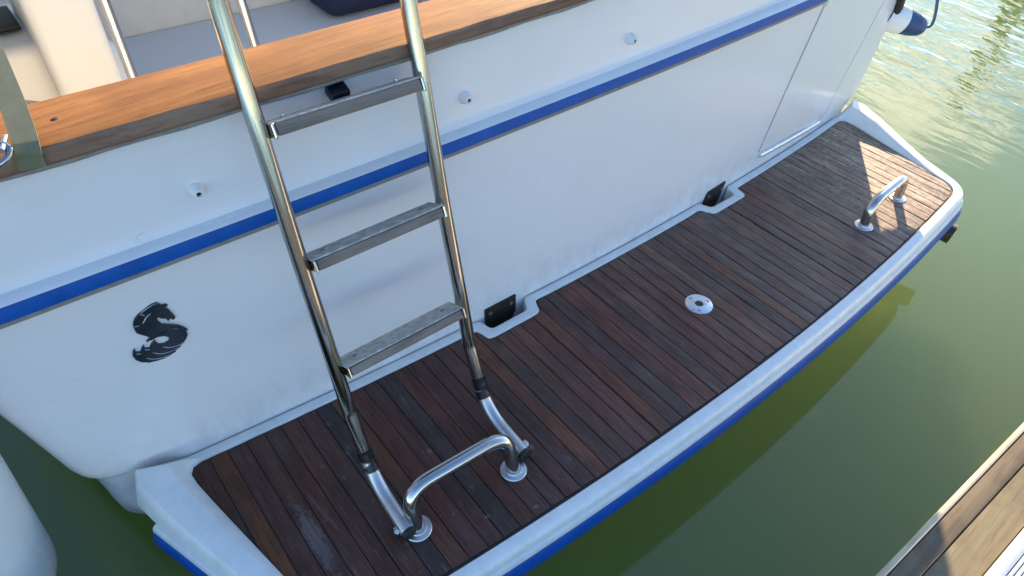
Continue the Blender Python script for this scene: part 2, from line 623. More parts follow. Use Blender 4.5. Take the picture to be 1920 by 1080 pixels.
M_SATIN = mat_steel('satin_stainless', (0.62, 0.62, 0.63), 0.36, 0.15)
M_PLATE = mat_plain('stained_metal_tread', (0.52, 0.47, 0.40), 0.6, 0.0, 0.35, 70, 0.12, 0.3)
M_DARK = mat_plain('black_rubber', (0.014, 0.014, 0.016), 0.55, 0, 0.4, 60, 0.2)
M_TAPE = mat_plain('black_vinyl_tape', (0.008, 0.009, 0.014), 0.35, 0, 0.3, 90, 0.4)
M_EMB = mat_plain('dark_chrome', (0.02, 0.023, 0.032), 0.22, 0.0, 0.3, 80, 0.05, 0.8)
M_EMBL = mat_plain('pale_chrome', (0.5, 0.52, 0.55), 0.25, 0.6, 0.1, 80, 0.0)
M_SEAM = mat_plain('seam_sealant', (0.38, 0.39, 0.41), 0.6, 0, 0.2, 60, 0.0)
M_WATER = mat_water()
M_FENDER = mat_gelcoat('white_vinyl', (0.86, 0.86, 0.85), 0.36, 0.06)
M_RUST = mat_plain('rusty_bolt', (0.16, 0.09, 0.06), 0.7, 0.2, 0.5, 150, 0.3)


# ------------------------------------------------------------------ boat: hull
boat = empty('motor_boat', (0, 0, 0), 'white motor boat seen at its stern, teak swim platform and blue rub rail', 'boat')
WATER_Z = -0.31


def hull_section(w, yoff, ylen, z, r=0.07, n=56):
    """half-open plan curve: port side aft -> transom -> starboard side"""
    pts = []
    yc = K * (w - r) ** 2 + yoff
    side = [(w - 0.75, ylen), (w - 0.05, 5.0), (w + 0.27, 3.2), (w + 0.28, 2.2), (w + 0.23, 1.3), (w + 0.15, 0.8), (w + 0.06, yc + r + 0.24)]
    pts += [(-x, y, z) for x, y in side]
    for k in range(9):
        a = math.pi + (math.pi / 2) * k / 8
        pts.append((-(w - r) + r * math.cos(a), yc + r + r * math.sin(a), z))
    for k in range(1, n):
        x = -(w - r) + 2 * (w - r) * k / n
        q = max(0.0, min(1.0, (abs(x) - 1.27) / 0.06))
        pts.append((x, K * x * x + yoff * q * q * (3 - 2 * q), z))
    for k in range(9):
        a = 1.5 * math.pi + (math.pi / 2) * k / 8
        pts.append(((w - r) + r * math.cos(a), yc + r + r * math.sin(a), z))
    pts += [(x, y, z) for x, y in reversed(side)]
    return pts


def loft(rows, closed=False):
    V, F = [], []
    n = len(rows[0])
    for r in rows:
        V += [Vector(p) for p in r]
    m = n if closed else n - 1
    for i in range(len(rows) - 1):
        for k in range(m):
            k2 = (k + 1) % n
            F.append([i * n + k, i * n + k2, (i + 1) * n + k2, (i + 1) * n + k])
    return V, F


def gun_top(x):
    return 0.7933 + 0.0292 * x - 0.006 * x * x


def gun_bot(x):
    return 0.775 + 0.0431 * x - 0.002 * x * x if x < 0.0 else 0.775 + 0.03 * x - 0.012 * x * x


rows = []
for z, w, yo, r in [(0.765, 1.472, 0.0, 0.07), (0.60, 1.462, 0.0, 0.07), (0.45, 1.452, 0, 0.07), (0.36, 1.446, 0, 0.07), (0.28, 1.440, 0, 0.07),
                    (0.19, 1.425, 0, 0.07), (0.10, 1.411, 0, 0.07), (0.06, 1.405, 0.0, 0.07), (0.038, 1.399, 0.001, 0.07), (0.022, 1.390, 0.006, 0.068),
                    (0.012, 1.383, 0.011, 0.065), (0.006, 1.377, 0.016, 0.06), (0.0, 1.376, 0.018, 0.06), (-0.10, 1.374, 0.018, 0.06), (-0.15, 1.370, 0.018, 0.06),
                    (-0.175, 1.36, 0.024, 0.06), (-0.19, 1.342, 0.04, 0.06)]:
    row = hull_section(w, yo, 7.0, z, r)
    if z > 0.7:
        row = [(p[0], p[1], gun_top(max(-1.4, min(1.4, p[0]))) - 0.03 + 0.03 * max(0.0, p[1] - 0.3)) for p in row]
    rows.append(row)
v, f = loft(rows)
mesh_obj('hull', v, f, M_GEL, boat, True, (0, 0, 0), 50)
rows = [hull_section(w, yo, 7.0, z, 0.06) for z, w, yo in [(-0.189, 1.335, 0.05), (-0.2, 1.325, 0.06), (-0.45, 1.26, 0.1), (-0.7, 1.1, 0.15)]]
v, f = loft(rows)
mesh_obj('antifouling', v, f, M_ANTI, boat, True, (0, 0, 0), 50)

# cockpit: sole, inner liner of the transom and side decks, forward bulkhead
v = [(-1.2, 0.16, 0), (1.2, 0.16, 0), (1.2, 2.13, 0), (-1.2, 2.13, 0)]
mesh_obj('cockpit_sole', v, [[0, 1, 2, 3]], M_SOLE, boat)
rows = []
for z, q in [(0.72, 0.10), (0.70, 0.13), (0.05, 0.145), (0.0, 0.17)]:
    rows.append([(-1.2, 2.14, z), (-1.2, 0.25, z)] + [(x / 10 * 1.1, K * (x / 10 * 1.1) ** 2 + q, z) for x in range(-10, 11)] + [(1.2, 0.25, z), (1.2, 2.14, z)])
v, f = loft(rows)
mesh_obj('cockpit_liner', v, f, M_CREAM, boat, True, None, 40)
for s, nm in ((-1, 'side_deck'), (1, 'side_deck')):
    bm = bmesh.new()
    box_bm(bm, (s * 1.40, 2.6, 0.735), (0.42, 4.6, 0.04), 0.012)
    bm_obj(nm, bm, M_CREAM, boat, True, (s * 1.325, 3.7, 0.735))
bm = bmesh.new()
box_bm(bm, (0, 2.18, 0.95), (2.5, 0.1, 1.92), 0.02)
bm_obj('cabin_bulkhead', bm, M_CREAM, boat, True, (0, 2.18, 0.0))
# port side locker with its pillar and round corner
bm = bmesh.new()
box_bm(bm, (-1.0, 1.28, 0.42), (0.16, 0.36, 0.84), 0.02, seg=3)
bm_obj('locker_pillar', bm, M_CREAM, boat, True, (-1.0, 1.28, 0.0))
bm = bmesh.new()
box_bm(bm, (-1.15, 1.36, 0.22), (0.20, 0.36, 0.40), 0.03, seg=3)
bm_obj('side_locker', bm, M_CREAM, boat, True, (-1.15, 1.36, 0.0))
bm = bmesh.new()
box_bm(bm, (-1.14, 1.36, 0.436), (0.10, 0.16, 0.012), 0.004)
bm_obj('locker_hatch', bm, M_DARK, boat, True, (-1.14, 1.36, 0.43))
lathe('round_locker_end', [(0.001, 0.0), (0.105, 0.0), (0.11, 0.01), (0.11, 0.26), (0.10, 0.30), (0.07, 0.325), (0.001, 0.33)], M_CREAM, boat, (-0.965, 1.36, 0.0))

# gunwale cap: oiled teak board with rounded edges
rows = []
NX = 60
prof = []
for i in range(NX + 1):
    x = -1.40 + 2.8 * i / NX
    if x > 1.0:
        pass
    y0, y1 = K * x * x - 0.030, K * x * x + 0.102
    zt, zb = gun_top(x), gun_bot(x)
    wv = 0.0012 * math.sin(x * 23) + 0.001 * math.sin(x * 61 + 1)
    e = 0.006
    rows.append([(x, y0 + 0.004, zb), (x, y0 + wv * 0.5, zb + 0.006), (x, y0 + wv, zt - e), (x, y0 + 0.003 + wv, zt - 0.001), (x, y0 + e + 0.003, zt),
                 (x, y1 - e, zt), (x, y1 - 0.002, zt - 0.002), (x, y1, zt - e), (x, y1, zb)])
V, F = [], []
n = 9
for r in rows:
    V += [Vector(p) for p in r]
for i in range(NX):
    for k in range(n):
        k2 = (k + 1) % n
        F.append([i * n + k, i * n + k2, (i + 1) * n + k2, (i + 1) * n + k])
F.append(list(range(n)))
F.append([NX * n + k for k in range(n)])
gc = mesh_obj('gunwale_cap', V, F, M_GUN, boat, True, (0, 0, 0.76), 30)
gc.data.materials.append(M_GUNF)
for p_ in gc.data.polygons:
    if p_.normal.y < -0.6:
        p_.material_index = 1
# sealant bead under the cap
lathe('nail_hole', [(0.0001, 0.0006), (0.004, 0.0006), (0.0048, 0.0002)], M_DARK, gc, (-1.165, K * 1.165 ** 2 + 0.035, gun_top(-1.165)), (0, 0, 1), 10)
path = [Vector((x, K * x * x - 0.012, gun_bot(x) - 0.003)) for x in [-1.40 + 2.8 * i / 60 for i in range(61)]]
tube('sealant_bead', path, [0.009 + 0.0012 * math.sin(i * 1.7) for i in range(61)], M_GREYLIP, boat, 8)


# rub rail
def poly(c, x):
    return (c[0] * x + c[1]) * x + c[2]


RT, RB, RC, RG = (-0.0125, 0.0273, 0.5839), (-0.0156, 0.022, 0.581), (-0.0181, 0.0211, 0.5576), (-0.0179, 0.0207, 0.5327)
XE = 0.70
xs = [-1.40 + (XE + 1.40) * i / 50 for i in range(51)]


def rail_rows(fn):
    rr = []
    for x in xs:
        rr.append(fn(x))
    V, F = [], []
    n = len(rr[0])
    for r in rr:
        V += [Vector(p) for p in r]
    for i in range(len(rr) - 1):
        for k in range(n):
            k2 = (k + 1) % n
            F.append([i * n + k, i * n + k2, (i + 1) * n + k2, (i + 1) * n + k])
    F.append(list(range(n)))
    F.append([(len(rr) - 1) * n + k for k in range(n)])
    return V, F


def top_fn(x):
    y = K * x * x
    a, b_ = poly(RT, x), poly(RB, x)
    return [(x, y + 0.002, a), (x, y - 0.006, a + 0.001), (x, y - 0.016, a + 0.0005), (x, y - 0.0235, (a + b_) / 2 + 0.0015), (x, y - 0.028, b_), (x, y - 0.02, b_ - 0.004), (x, y + 0.002, b_ - 0.004)]


def blue_fn(x):
    y = K * x * x
    b_, c_ = poly(RB, x), poly(RC, x)
    return [(x, y - 0.018, b_ - 0.0035), (x, y - 0.0275, b_ - 0.001), (x, y - 0.0305, (b_ + c_) / 2), (x, y - 0.030, c_), (x, y - 0.018, c_ - 0.001)]


def grey_fn(x):
    y = K * x * x
    c_, d_ = poly(RC, x), poly(RG, x)
    return [(x, y + 0.002, c_ - 0.0015), (x, y - 0.028, c_ - 0.0012), (x, y - 0.0265, c_ - 0.006), (x, y - 0.009, d_), (x, y + 0.002, d_)]


rail = None
v, f = rail_rows(top_fn)
rail = mesh_obj('rub_rail', v, f, M_RAILW, boat, True, (0, 0, 0.56), 35)
v, f = rail_rows(blue_fn)
mesh_obj('blue_insert', v, f, M_BLUE, rail, True, (0, 0, 0.56), 35)
v, f = rail_rows(grey_fn)
mesh_obj('lower_lip', v, f, M_GREYLIP, rail, True, (0, 0, 0.56), 35)
# rail end cap
bm = bmesh.new()
box_bm(bm, (XE + 0.012, K * XE * XE - 0.013, poly(RC, XE) + 0.006), (0.024, 0.034, 0.062), 0.008)
bm_obj('end_cap', bm, M_GEL2, rail, True, (XE + 0.012, K * XE * XE - 0.013, 0.56))


# white fixing buttons below the gunwale
def button(x, z):
    y = K * x * x
    o = lathe('fixing_button', [(0.0125, -0.001), (0.0125, 0.003), (0.0115, 0.006), (0.0095, 0.009), (0.009, 0.014), (0.0075, 0.0165), (0.0045, 0.017), (0.0038, 0.013), (0.0001, 0.013)],
              M_GEL2, boat, (x, y, z), (-0.0 + 2 * K * x * 0.9, -1, 0), 24)
    lathe('screw', [(0.0001, 0.0138), (0.0036, 0.0138), (0.0036, 0.0142), (0.0015, 0.0144), (0.0001, 0.0128)], M_DARK, o, (x, y, z), (2 * K * x * 0.9, -1, 0), 12)


for x, z in ((-1.031, 0.606), (-0.535, 0.628), (-0.106, 0.641)):
    button(x, z)
# flush plugged hole
px, pz = -1.128, 0.548
lathe('hole_plug', [(0.0085, 0.0), (0.0085, 0.0012), (0.0072, 0.0012), (0.007, 0.0004), (0.0001, 0.0004)], M_GEL2, boat, (px, K * px * px, pz), (0, -1, 0), 24)


# transom door panel
def door_outline(grow):
    left = [(0.802, 0.735), (0.75, 0.522), (0.69, 0.259), (0.652, 0.075)]
    right = [(1.02, 0.045), (1.062, 0.047), (1.086, 0.06), (1.098, 0.085), (1.112, 0.135), (1.221, 0.432), (1.30, 0.68), (1.318, 0.735)]
    pts = left + [(0.70, 0.073), (0.80, 0.068), (0.9, 0.058)] + right
    cx, cz = 0.98, 0.40
    out = []
    for x, z in pts:
        dx, dz = x - cx, z - cz
        l = math.hypot(dx, dz)
        out.append((x + dx / l * grow, z + dz / l * grow))
    return out


def curved_panel(name, outline, off, thick, mat, parent, loc, sub=True):
    """flat outline in (x, z) wrapped on the transom at offset off (aft)"""
    bm = bmesh.new()
    vs_ = [bm.verts.new((x, 0, z)) for x, z in outline]
    fc = bm.faces.new(vs_)
    fc.normal_update()
    bmesh.ops.triangulate(bm, faces=[fc])
    if sub:
        for i in range(14):
            x = outline[0][0]
        xmin = min(p[0] for p in outline)
        xmax = max(p[0] for p in outline)
        k = max(2, int((xmax - xmin) / 0.05))
        for i in range(1, k):
            xx = xmin + (xmax - xmin) * i / k
            bmesh.ops.bisect_plane(bm, geom=bm.verts[:] + bm.edges[:] + bm.faces[:], plane_co=(xx, 0, 0), plane_no=(1, 0, 0))
    for v_ in bm.verts:
        v_.co.y = K * v_.co.x ** 2 - off
    r = bmesh.ops.extrude_face_region(bm, geom=bm.faces[:])
    for g in r['geom']:
        if isinstance(g, bmesh.types.BMVert):
            g.co.y -= thick
    return bm_obj(name, bm, mat, parent, True, loc, 30)


door = curved_panel('transom_door', door_outline(0), 0.0, 0.0022, M_GEL, boat, (0.98, 0.04, 0.4))
curved_panel('door_seam', door_outline(0.0042), -0.002, 0.0028, M_SEAM, door, (0.98, 0.04, 0.4))
for pts_ in (door_outline(0.003)[:4], door_outline(0.0035)[8:]):
    tube('door_joint', smooth_path([(x, K * x * x - 0.0012, z) for x, z in pts_], 4), 0.0017, M_SEAM, door, 6)
# sill track under the door
path = [Vector((x, K * x * x - 0.004, 0.058 - (x - 0.655) * 0.055)) for x in [0.655 + 0.4 * i / 16 for i in range(17)]]
tube('sill_track', path, 0.009, M_ALU, door, 10)
path = [Vector((x, K * x * x - 0.002, 0.045 - (x - 0.655) * 0.04)) for x in [0.65 + 0.4 * i / 16 for i in range(17)]]
tube('sill_lip', path, 0.006, M_GEL2, door, 8)

# sea-horse emblem
E1 = [(0.0185, 0.0726), (0.0235, 0.0637), (0.0293, 0.0633), (0.0318, 0.0606), (0.03, 0.0575), (0.0259, 0.0579), (0.0306, 0.0491), (0.0339, 0.0353), (0.0352, 0.0281), (0.0319, 0.0243), (0.029, 0.025), (0.0279, 0.0284), (0.0255, 0.0284), (0.0238, 0.0251), (0.0211, 0.0271), (0.0212, 0.0315), (0.0145, 0.0358), (0.0098, 0.042), (0.0076, 0.0387), (0.008, 0.032), (0.0124, 0.0245), (0.0215, 0.0182), (0.0318, 0.0111), (0.0403, 0.0015), (0.0456, -0.0103), (0.0433, -0.0105), (0.0374, -0.0045), (0.0293, 0.0024), (0.0204, 0.0061), (0.0106, 0.006), (0.0003, 0.0042), (-0.0077, 0.0021), (-0.0133, -0.0004), (-0.0214, -0.0049), (-0.022, -0.003), (-0.0161, 0.0022), (-0.0143, 0.0041), (-0.0194, 0.0109), (-0.0255, 0.0182), (-0.0295, 0.0242), (-0.0299, 0.0338), (-0.0294, 0.0409), (-0.0264, 0.0484), (-0.022, 0.055), (-0.0142, 0.0615), (-0.009, 0.0631), (0.0008, 0.0686), (0.0102, 0.0725)]
E2 = [(-0.0156, -0.0039), (-0.0085, -0.0007), (-0.0002, 0.0026), (0.01, 0.004), (0.0218, 0.0024), (0.0338, -0.0039), (0.0423, -0.0117), (0.0419, -0.0209), (0.0366, -0.0297), (0.0324, -0.0333), (0.0322, -0.0355), (0.0242, -0.04), (0.0238, -0.0426), (0.0138, -0.0473), (0.0132, -0.05), (0.0029, -0.054), (-0.0077, -0.0556), (-0.0201, -0.055), (-0.0329, -0.0521), (-0.0429, -0.0448), (-0.0494, -0.0347), (-0.0505, -0.023), (-0.0468, -0.0134), (-0.0423, -0.0097), (-0.0438, -0.0172), (-0.037, -0.0214), (-0.0322, -0.0125), (-0.0276, -0.0082), (-0.0291, -0.0154), (-0.0217, -0.0198), (-0.0168, -0.0119), (-0.0089, -0.0057), (-0.0089, -0.0117), (-0.0055, -0.019), (0.0023, -0.0217), (0.0098, -0.0198), (0.0126, -0.0156), (0.012, -0.0101), (0.0072, -0.0052), (0.0007, -0.0024), (-0.0064, -0.0015)]
EL = [[(-0.0105, 0.0622), (-0.0048, 0.0654), (0.0033, 0.069), (0.011, 0.0712), (0.0186, 0.0711)],
      [(-0.0134, 0.0602), (-0.0103, 0.059), (-0.0069, 0.0548)], [(-0.0295, 0.0395), (-0.025, 0.0384), (-0.0205, 0.0377)],
      [(0.0032, 0.0553), (-0.0046, 0.0509), (-0.0108, 0.0443), (-0.0145, 0.0399)],
      [(-0.0328, -0.04), (-0.0261, -0.0462), (-0.0163, -0.0507), (-0.0043, -0.0526), (0.0114, -0.051)],
      [(-0.0204, -0.0315), (-0.013, -0.0397), (-0.0029, -0.0438), (0.0094, -0.0447), (0.023, -0.0417)],
      [(-0.0019, -0.0277), (0.0061, -0.0345), (0.0167, -0.037), (0.0256, -0.0372), (0.0322, -0.0341)],
      [(-0.0445, -0.0212), (-0.0378, -0.0248)], [(-0.0299, -0.0188), (-0.0227, -0.0231)],
      [(0.0089, 0.0389), (0.009, 0.0333), (0.0139, 0.0255), (0.024, 0.0183), (0.0352, 0.0101), (0.0415, 0.0012)]]
EX, EZ = -1.165, 0.345
emb = curved_panel('emblem', [(x + EX, z + EZ) for x, z in E1], -0.001, 0.0045, M_EMB, boat, (EX, 0.05, EZ), False)
curved_panel('emblem_tail', [(x + EX, z + EZ) for x, z in E2], -0.001, 0.0045, M_EMB, emb, (EX, 0.05, EZ), False)
for ln in EL:
    path = smooth_path([(x + EX, K * (x + EX) ** 2 - 0.0035, z + EZ) for x, z in ln], 3)
    tube('emblem_line', path, [0.0003 + 0.0004 * math.sin(math.pi * (i + 0.5) / len(path)) for i in range(len(path))], M_EMBL, emb, 6)

# ------------------------------------------------------------------ swim platform
NOT_T = [(0.335, -0.0215), (0.353, -0.0635), (0.515, -0.0605), (0.523, -0.0170)]
NOT_H = [(0.356, 0.0020), (0.373, -0.0370), (0.489, -0.0365), (0.498, 0.0065)]


def teak_in(x):
    return K * x * x - 0.0275


def teak_out(x):
    return -0.520 + 0.049 * x * x


def seg_pts(a, b, n):
    return [(a[0] + (b[0] - a[0]) * i / n, a[1] + (b[1] - a[1]) * i / n) for i in range(n)]


def build_loops():
    """matching point lists: teak edge and outer edge, running port -> starboard along the hull, then back along the outer edge"""
    T, H, G = [], [], []          # G: tag ('hull', 'side', 'front')
    def add(t, h, g):
        T.append(t); H.append(h); G.append(g)
    mir = lambda L: [(-x, y) for x, y in reversed(L)]
    # hull side between x=-1.20 and 1.20
    def straight(a, b, n):
        for i in range(n + 1):
            t = i / n
            xt = a[0] + (b[0] - a[0]) * t
            xh = a[1] + (b[1] - a[1]) * t
            add((xt, teak_in(xt)), (xh, K * xh * xh - 0.004), 'hull')
    def notch(t4, h4):
        tp = round_path([Vector((*t4[0], 0)) + Vector((-0.03 if t4[0][0] < t4[-1][0] else 0.03, 0, 0))] + [Vector((*p, 0)) for p in t4] + [Vector((*t4[-1], 0)) + Vector((0.03, 0, 0))], 0.012, 4)
        hp = round_path([Vector((*h4[0], 0)) + Vector((-0.03, 0, 0))] + [Vector((*p, 0)) for p in h4] + [Vector((*h4[-1], 0)) + Vector((0.03, 0, 0))], 0.014, 4)
        for a_, b_ in list(zip(tp, hp))[1:-1]:
            add((a_.x, a_.y), (b_.x, b_.y), 'hull')
    straight((-1.195, -1.215), (-0.57, -0.54), 10)
    notch(mir(NOT_T), mir(NOT_H))
    straight((-0.29, -0.31), (0.29, 0.31), 10)
    notch(NOT_T, NOT_H)
    straight((0.57, 0.54), (1.195, 1.215), 10)
    # starboard: inner corner and side down to the outer corner
    side_t = [(1.213, 0.024), (1.222, 0.010), (1.220, -0.02), (1.207, -0.09), (1.185, -0.20), (1.163, -0.31), (1.146, -0.395)]
    side_h = [(1.262, 0.050), (1.322, 0.058), (1.330, 0.02), (1.306, -0.07), (1.264, -0.19), (1.224, -0.30), (1.196, -0.385)]
    for a_, b_ in zip(side_t, side_h):
        add(a_, b_, 'side')
    def bez(a, c, b_, t):
        return tuple(a[i] * (1 - t) ** 2 + 2 * c[i] * t * (1 - t) + b_[i] * t * t for i in (0, 1))
    ts = [i / 9 for i in range(1, 9)]
    ct = [bez((1.146, -0.395), (1.134, -0.463), (1.06, teak_out(1.06)), t) for t in ts]
    ch = [bez((1.196, -0.385), (1.176, -0.492), (1.06, teak_out(1.06) - 0.0315), t) for t in ts]
    for a_, b_ in zip(ct, ch):
        add(a_, b_, 'front')
    n = 44
    for i in range(n + 1):
        x = 1.06 - 2.12 * i / n
        add((x, teak_out(x)), (x * 1.0, teak_out(x) - 0.0315), 'front')
    for a_, b_ in list(zip(ct, ch))[::-1]:
        add((-a_[0], a_[1]), (-b_[0], b_[1]), 'front')
    for a_, b_ in list(zip(side_t, side_h))[::-1]:
        add((-a_[0], a_[1]), (-b_[0], b_[1]), 'side')
    return T, H, G


LT, LH, LG = build_loops()
NL = len(LT)


def fin_h(p, g):
    """height of the raised side coaming"""
    if g == 'hull':
        return 0.0
    t = (p[1] + 0.36) / 0.42
    t = max(0.0, min(1.0, t))
    return 0.044 * t * t * (3 - 2 * t) * (1.0 if g == 'side' else 0.0) + 0.0


def lerp2(a, b, t):
    return (a[0] + (b[0] - a[0]) * t, a[1] + (b[1] - a[1]) * t)


def ring(fn):
    return [fn(i) for i in range(NL)]


def rim_pt(i, t, zf):
    p = lerp2(LT[i], LH[i], t)
    return (p[0], p[1], zf(i))


FH = [fin_h(LH[i], LG[i]) for i in range(NL)]
# soften the jump between hull side and coaming
FH[[i for i in range(NL) if LG[i] == 'side'][0]] *= 0.55
FH[[i for i in range(NL) if LG[i] == 'side'][-1]] *= 0.55


def drop(i, a, b):
    """rounding: large on the outer edge, small along the hull"""
    return a if LG[i] != 'hull' else b


def zrim(i, k):
    h = FH[i]
    if LG[i] == 'hull':
        return (-0.012, 0.0005, 0.003, 0.003, 0.003, 0.002, 0.001, -0.002, -0.006, -0.0205, -0.0215, -0.078, -0.082)[k]
    return (-0.012, 0.0005, 0.003 + 0.12 * h, 0.003 + 0.9 * h, 0.003 + h, 0.002 + 0.98 * h, -0.0015 + 0.92 * h, -0.008 + 0.58 * h, -0.0143 + 0.29 * h,
            -0.0205, -0.0215, -0.078, -0.082)[k]


def trim_(i, k):
    if LG[i] == 'hull':
        return (0, 0, 0.06, 0.4, 0.5, 0.85, 0.95, 0.99, 1, 1, 1, 1, 0.3)[k]
    if LG[i] == 'side':
        return (0, 0, 0.05, 0.22, 0.27, 0.80, 0.845, 0.90, 0.95, 1, 0.94, 0.94, 0.3)[k]
    return (0, 0, 0.06, 0.3, 0.5, 0.72, 0.88, 0.97, 1, 1, 0.93, 0.93, 0.3)[k]


rings = [[(*lerp2(LT[i], LH[i], trim_(i, k)), zrim(i, k)) for i in range(NL)] for k in range(13)]
v, f = loft(rings, True)
f.append([(len(rings) - 1) * NL + k for k in range(NL)])
plat = mesh_obj('swim_platform', v, f, M_GEL2, boat, True, (0, -0.26, 0), 38)

# rubbing strips round the outer edge: white upper, blue lower
idx = [i for i in range(NL) if LG[i] != 'hull']
# trim the hull end of each side so that the strip stops short of the transom
idx = [i for i in idx if LH[i][1] < -0.05]


def outer_n(i):
    a = Vector((*LH[(i - 1) % NL], 0)); b_ = Vector((*LH[(i + 1) % NL], 0))
    d = (b_ - a).normalized()
    nn = Vector((d.y, -d.x, 0))
    c0 = Vector((0, -0.2, 0))
    if nn.dot(Vector((*LH[i], 0)) - c0) < 0:
        nn = -nn
    return nn


def strip(name, prof, mat):
    V, F = [], []
    n = len(prof)
    ext = []
    P = [(Vector((*LH[i], 0)), outer_n(i)) for i in idx]
    # extend towards the hull
    d0 = (P[0][0] - P[1][0]).normalized()
    d1 = (P[-1][0] - P[-2][0]).normalized()
    P = [(P[0][0] + d0 * 0.032, P[0][1])] + P + [(P[-1][0] + d1 * 0.032, P[-1][1])]
    for p, nn in P:
        for o_, z in prof:
            q = p + nn * o_
            V.append((q.x, q.y, z))
    for i in range(len(P) - 1):
        for k in range(n):
            k2 = (k + 1) % n
            F.append([i * n + k, i * n + k2, (i + 1) * n + k2, (i + 1) * n + k])
    F.append(list(range(n)))
    F.append([(len(P) - 1) * n + k for k in range(n)])
    return mesh_obj(name, V, F, mat, plat, True, (0, -0.26, -0.05), 35)


strip('white_strip', [(-0.006, -0.0228), (0.001, -0.0228), (0.006, -0.0255), (0.0085, -0.031), (0.0095, -0.038), (0.0085, -0.0405), (-0.006, -0.0405)], M_GEL2)
strip('blue_strip', [(-0.006, -0.0412), (0.0095, -0.0412), (0.013, -0.045), (0.017, -0.062), (0.0175, -0.080), (0.012, -0.088), (-0.006, -0.088)], M_BLUE)

# black caulking bed under the planks
bed = [(p[0], p[1], -0.0035) for p in LT]
bm = bmesh.new()
fv = [bm.verts.new(p) for p in bed]
fc = bm.faces.new(fv)
fc.normal_update()
bmesh.ops.triangulate(bm, faces=[fc])
bm_obj('caulking', bm, M_CAULK, plat, False, (0, -0.26, -0.004))


# plank ends follow the teak outline
def poly_y_limits(x):
    """inner and outer y of the teak outline at x (outline polygon crossing)"""
    ys = []
    for i in range(NL):
        a, b_ = LT[i], LT[(i + 1) % NL]
        if (a[0] - x) * (b_[0] - x) <= 0 and abs(a[0] - b_[0]) > 1e-9:
            t = (x - a[0]) / (b_[0] - a[0])
            if 0 <= t <= 1:
                ys.append(a[1] + (b_[1] - a[1]) * t)
    if len(ys) < 2:
        return None
    return max(ys), min(ys)


PITCH = 0.0381
nplank = 64
x0 = -PITCH * nplank / 2
rp = random.Random(3)
jit = [rp.uniform(-0.0022, 0.0022) for _ in range(nplank + 1)]
for k in range(nplank):
    xl = x0 + k * PITCH + jit[k]
    xr = x0 + (k + 1) * PITCH + jit[k + 1]
    gap = 0.0006
    gl = gap + rp.choice([0.0, 0.0003, 0.0008])
    gr = gap + rp.choice([0.0, 0.0003, 0.0008])
    if k in (21, 42, 48):        # open panel joints
        gr = 0.0024
    if k in (22, 43, 49):
        gl = 0.0024
    a, b_ = xl + gl, xr - gr
    lim = 1.2165
    a, b_ = max(a, -lim), min(b_, lim)
    if b_ - a < 0.006:
        continue
    NC = 4
    cols = []
    ok = True
    for j in range(NC + 1):
        x = a + (b_ - a) * j / NC
        L = poly_y_limits(x)
        if L is None or L[0] - L[1] < 0.016:
            L = poly_y_limits(max(-1.2, min(1.2, x)))
            mid = (L[0] + L[1]) / 2
            L = (min(L[0], mid + 0.02), max(L[1], mid - 0.02)) if L[0] - L[1] < 0.03 else L
        cols.append((x, L[0] - 0.0035, L[1] + 0.0065))
    # jagged, worn plank ends
    e1, e2 = rp.uniform(-0.0012, 0.0008), rp.uniform(-0.002, 0.003)
    NS = 16
    dz = rp.uniform(-0.0006, 0.0008)
    tilt = rp.uniform(-0.012, 0.012)
    amp = 0.0004 + 0.0006 * max(0.0, min(1.0, (xl + 0.2) / 0.8))
    jl = [rp.uniform(-amp, amp) for _ in range(NS + 1)]
    jr = [rp.uniform(-amp, amp) for _ in range(NS + 1)]
    V, F = [], []
    prof = [(0, -0.004), (0, -0.0011), (0.035, 0.0), (0.5, 0.0003), (0.965, 0.0), (1, -0.0011), (1, -0.004)]
    npf = len(prof)
    cx, cy = (a + b_) / 2, (cols[NC // 2][1] + cols[NC // 2][2]) / 2
    for s in range(NS + 1):
        t = s / NS
        for u, z in prof:
            uu = u * NC
            j = min(int(uu), NC - 1)
            ft = uu - j
            yi = cols[j][1] + (cols[j + 1][1] - cols[j][1]) * ft + e1
            yo = cols[j][2] + (cols[j + 1][2] - cols[j][2]) * ft + e2 * (0.6 + 0.4 * math.sin(u * 9 + k))
            x = a + (b_ - a) * u
            if u < 0.1:
                x += jl[s]
            if u > 0.9:
                x += jr[s]
            y = yi + (yo - yi) * t
            zz = z
            if z > -0.003:
                zz = z + dz + tilt * (u - 0.5) * 0.03 + 0.0003 * math.sin(s * 1.9 + k * 2.3)
                if s in (0, NS):
                    zz -= 0.0012
            V.append((x, y, zz))
    for s in range(NS):
        for j in range(npf - 1):
            F.append([s * npf + j, s * npf + j + 1, (s + 1) * npf + j + 1, (s + 1) * npf + j])
    F.append(list(range(npf)))
    F.append([NS * npf + j for j in range(npf)])
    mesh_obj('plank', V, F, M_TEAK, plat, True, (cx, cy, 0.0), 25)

# flush deck socket
sk = (0.006, -0.292, 0.0)
lathe('deck_socket', [(0.0001, -0.03), (0.0112, -0.03), (0.0112, 0.0035), (0.0125, 0.0052), (0.020, 0.0048), (0.0345, 0.0030), (0.0365, 0.0018), (0.0368, -0.001)], M_PLATE and M_ALU, plat, sk, (0, 0, 1), 40, 28)
lathe('socket_bore', [(0.0001, 0.0008), (0.0110, 0.0008)], M_DARK, plat, sk, (0, 0, 1), 24)
for a in (100, 220, 340):
    aa = math.radians(a)
    q = (sk[0] + 0.0265 * math.cos(aa), sk[1] + 0.0265 * math.sin(aa), 0.0036)
    lathe('socket_screw', [(0.0042, 0.0), (0.0042, 0.0008), (0.0034, 0.0011), (0.0018, 0.0009), (0.0016, 0.0003), (0.0001, 0.0003)], M_STEEL_OLD, plat, q, (0, 0, 1), 16)

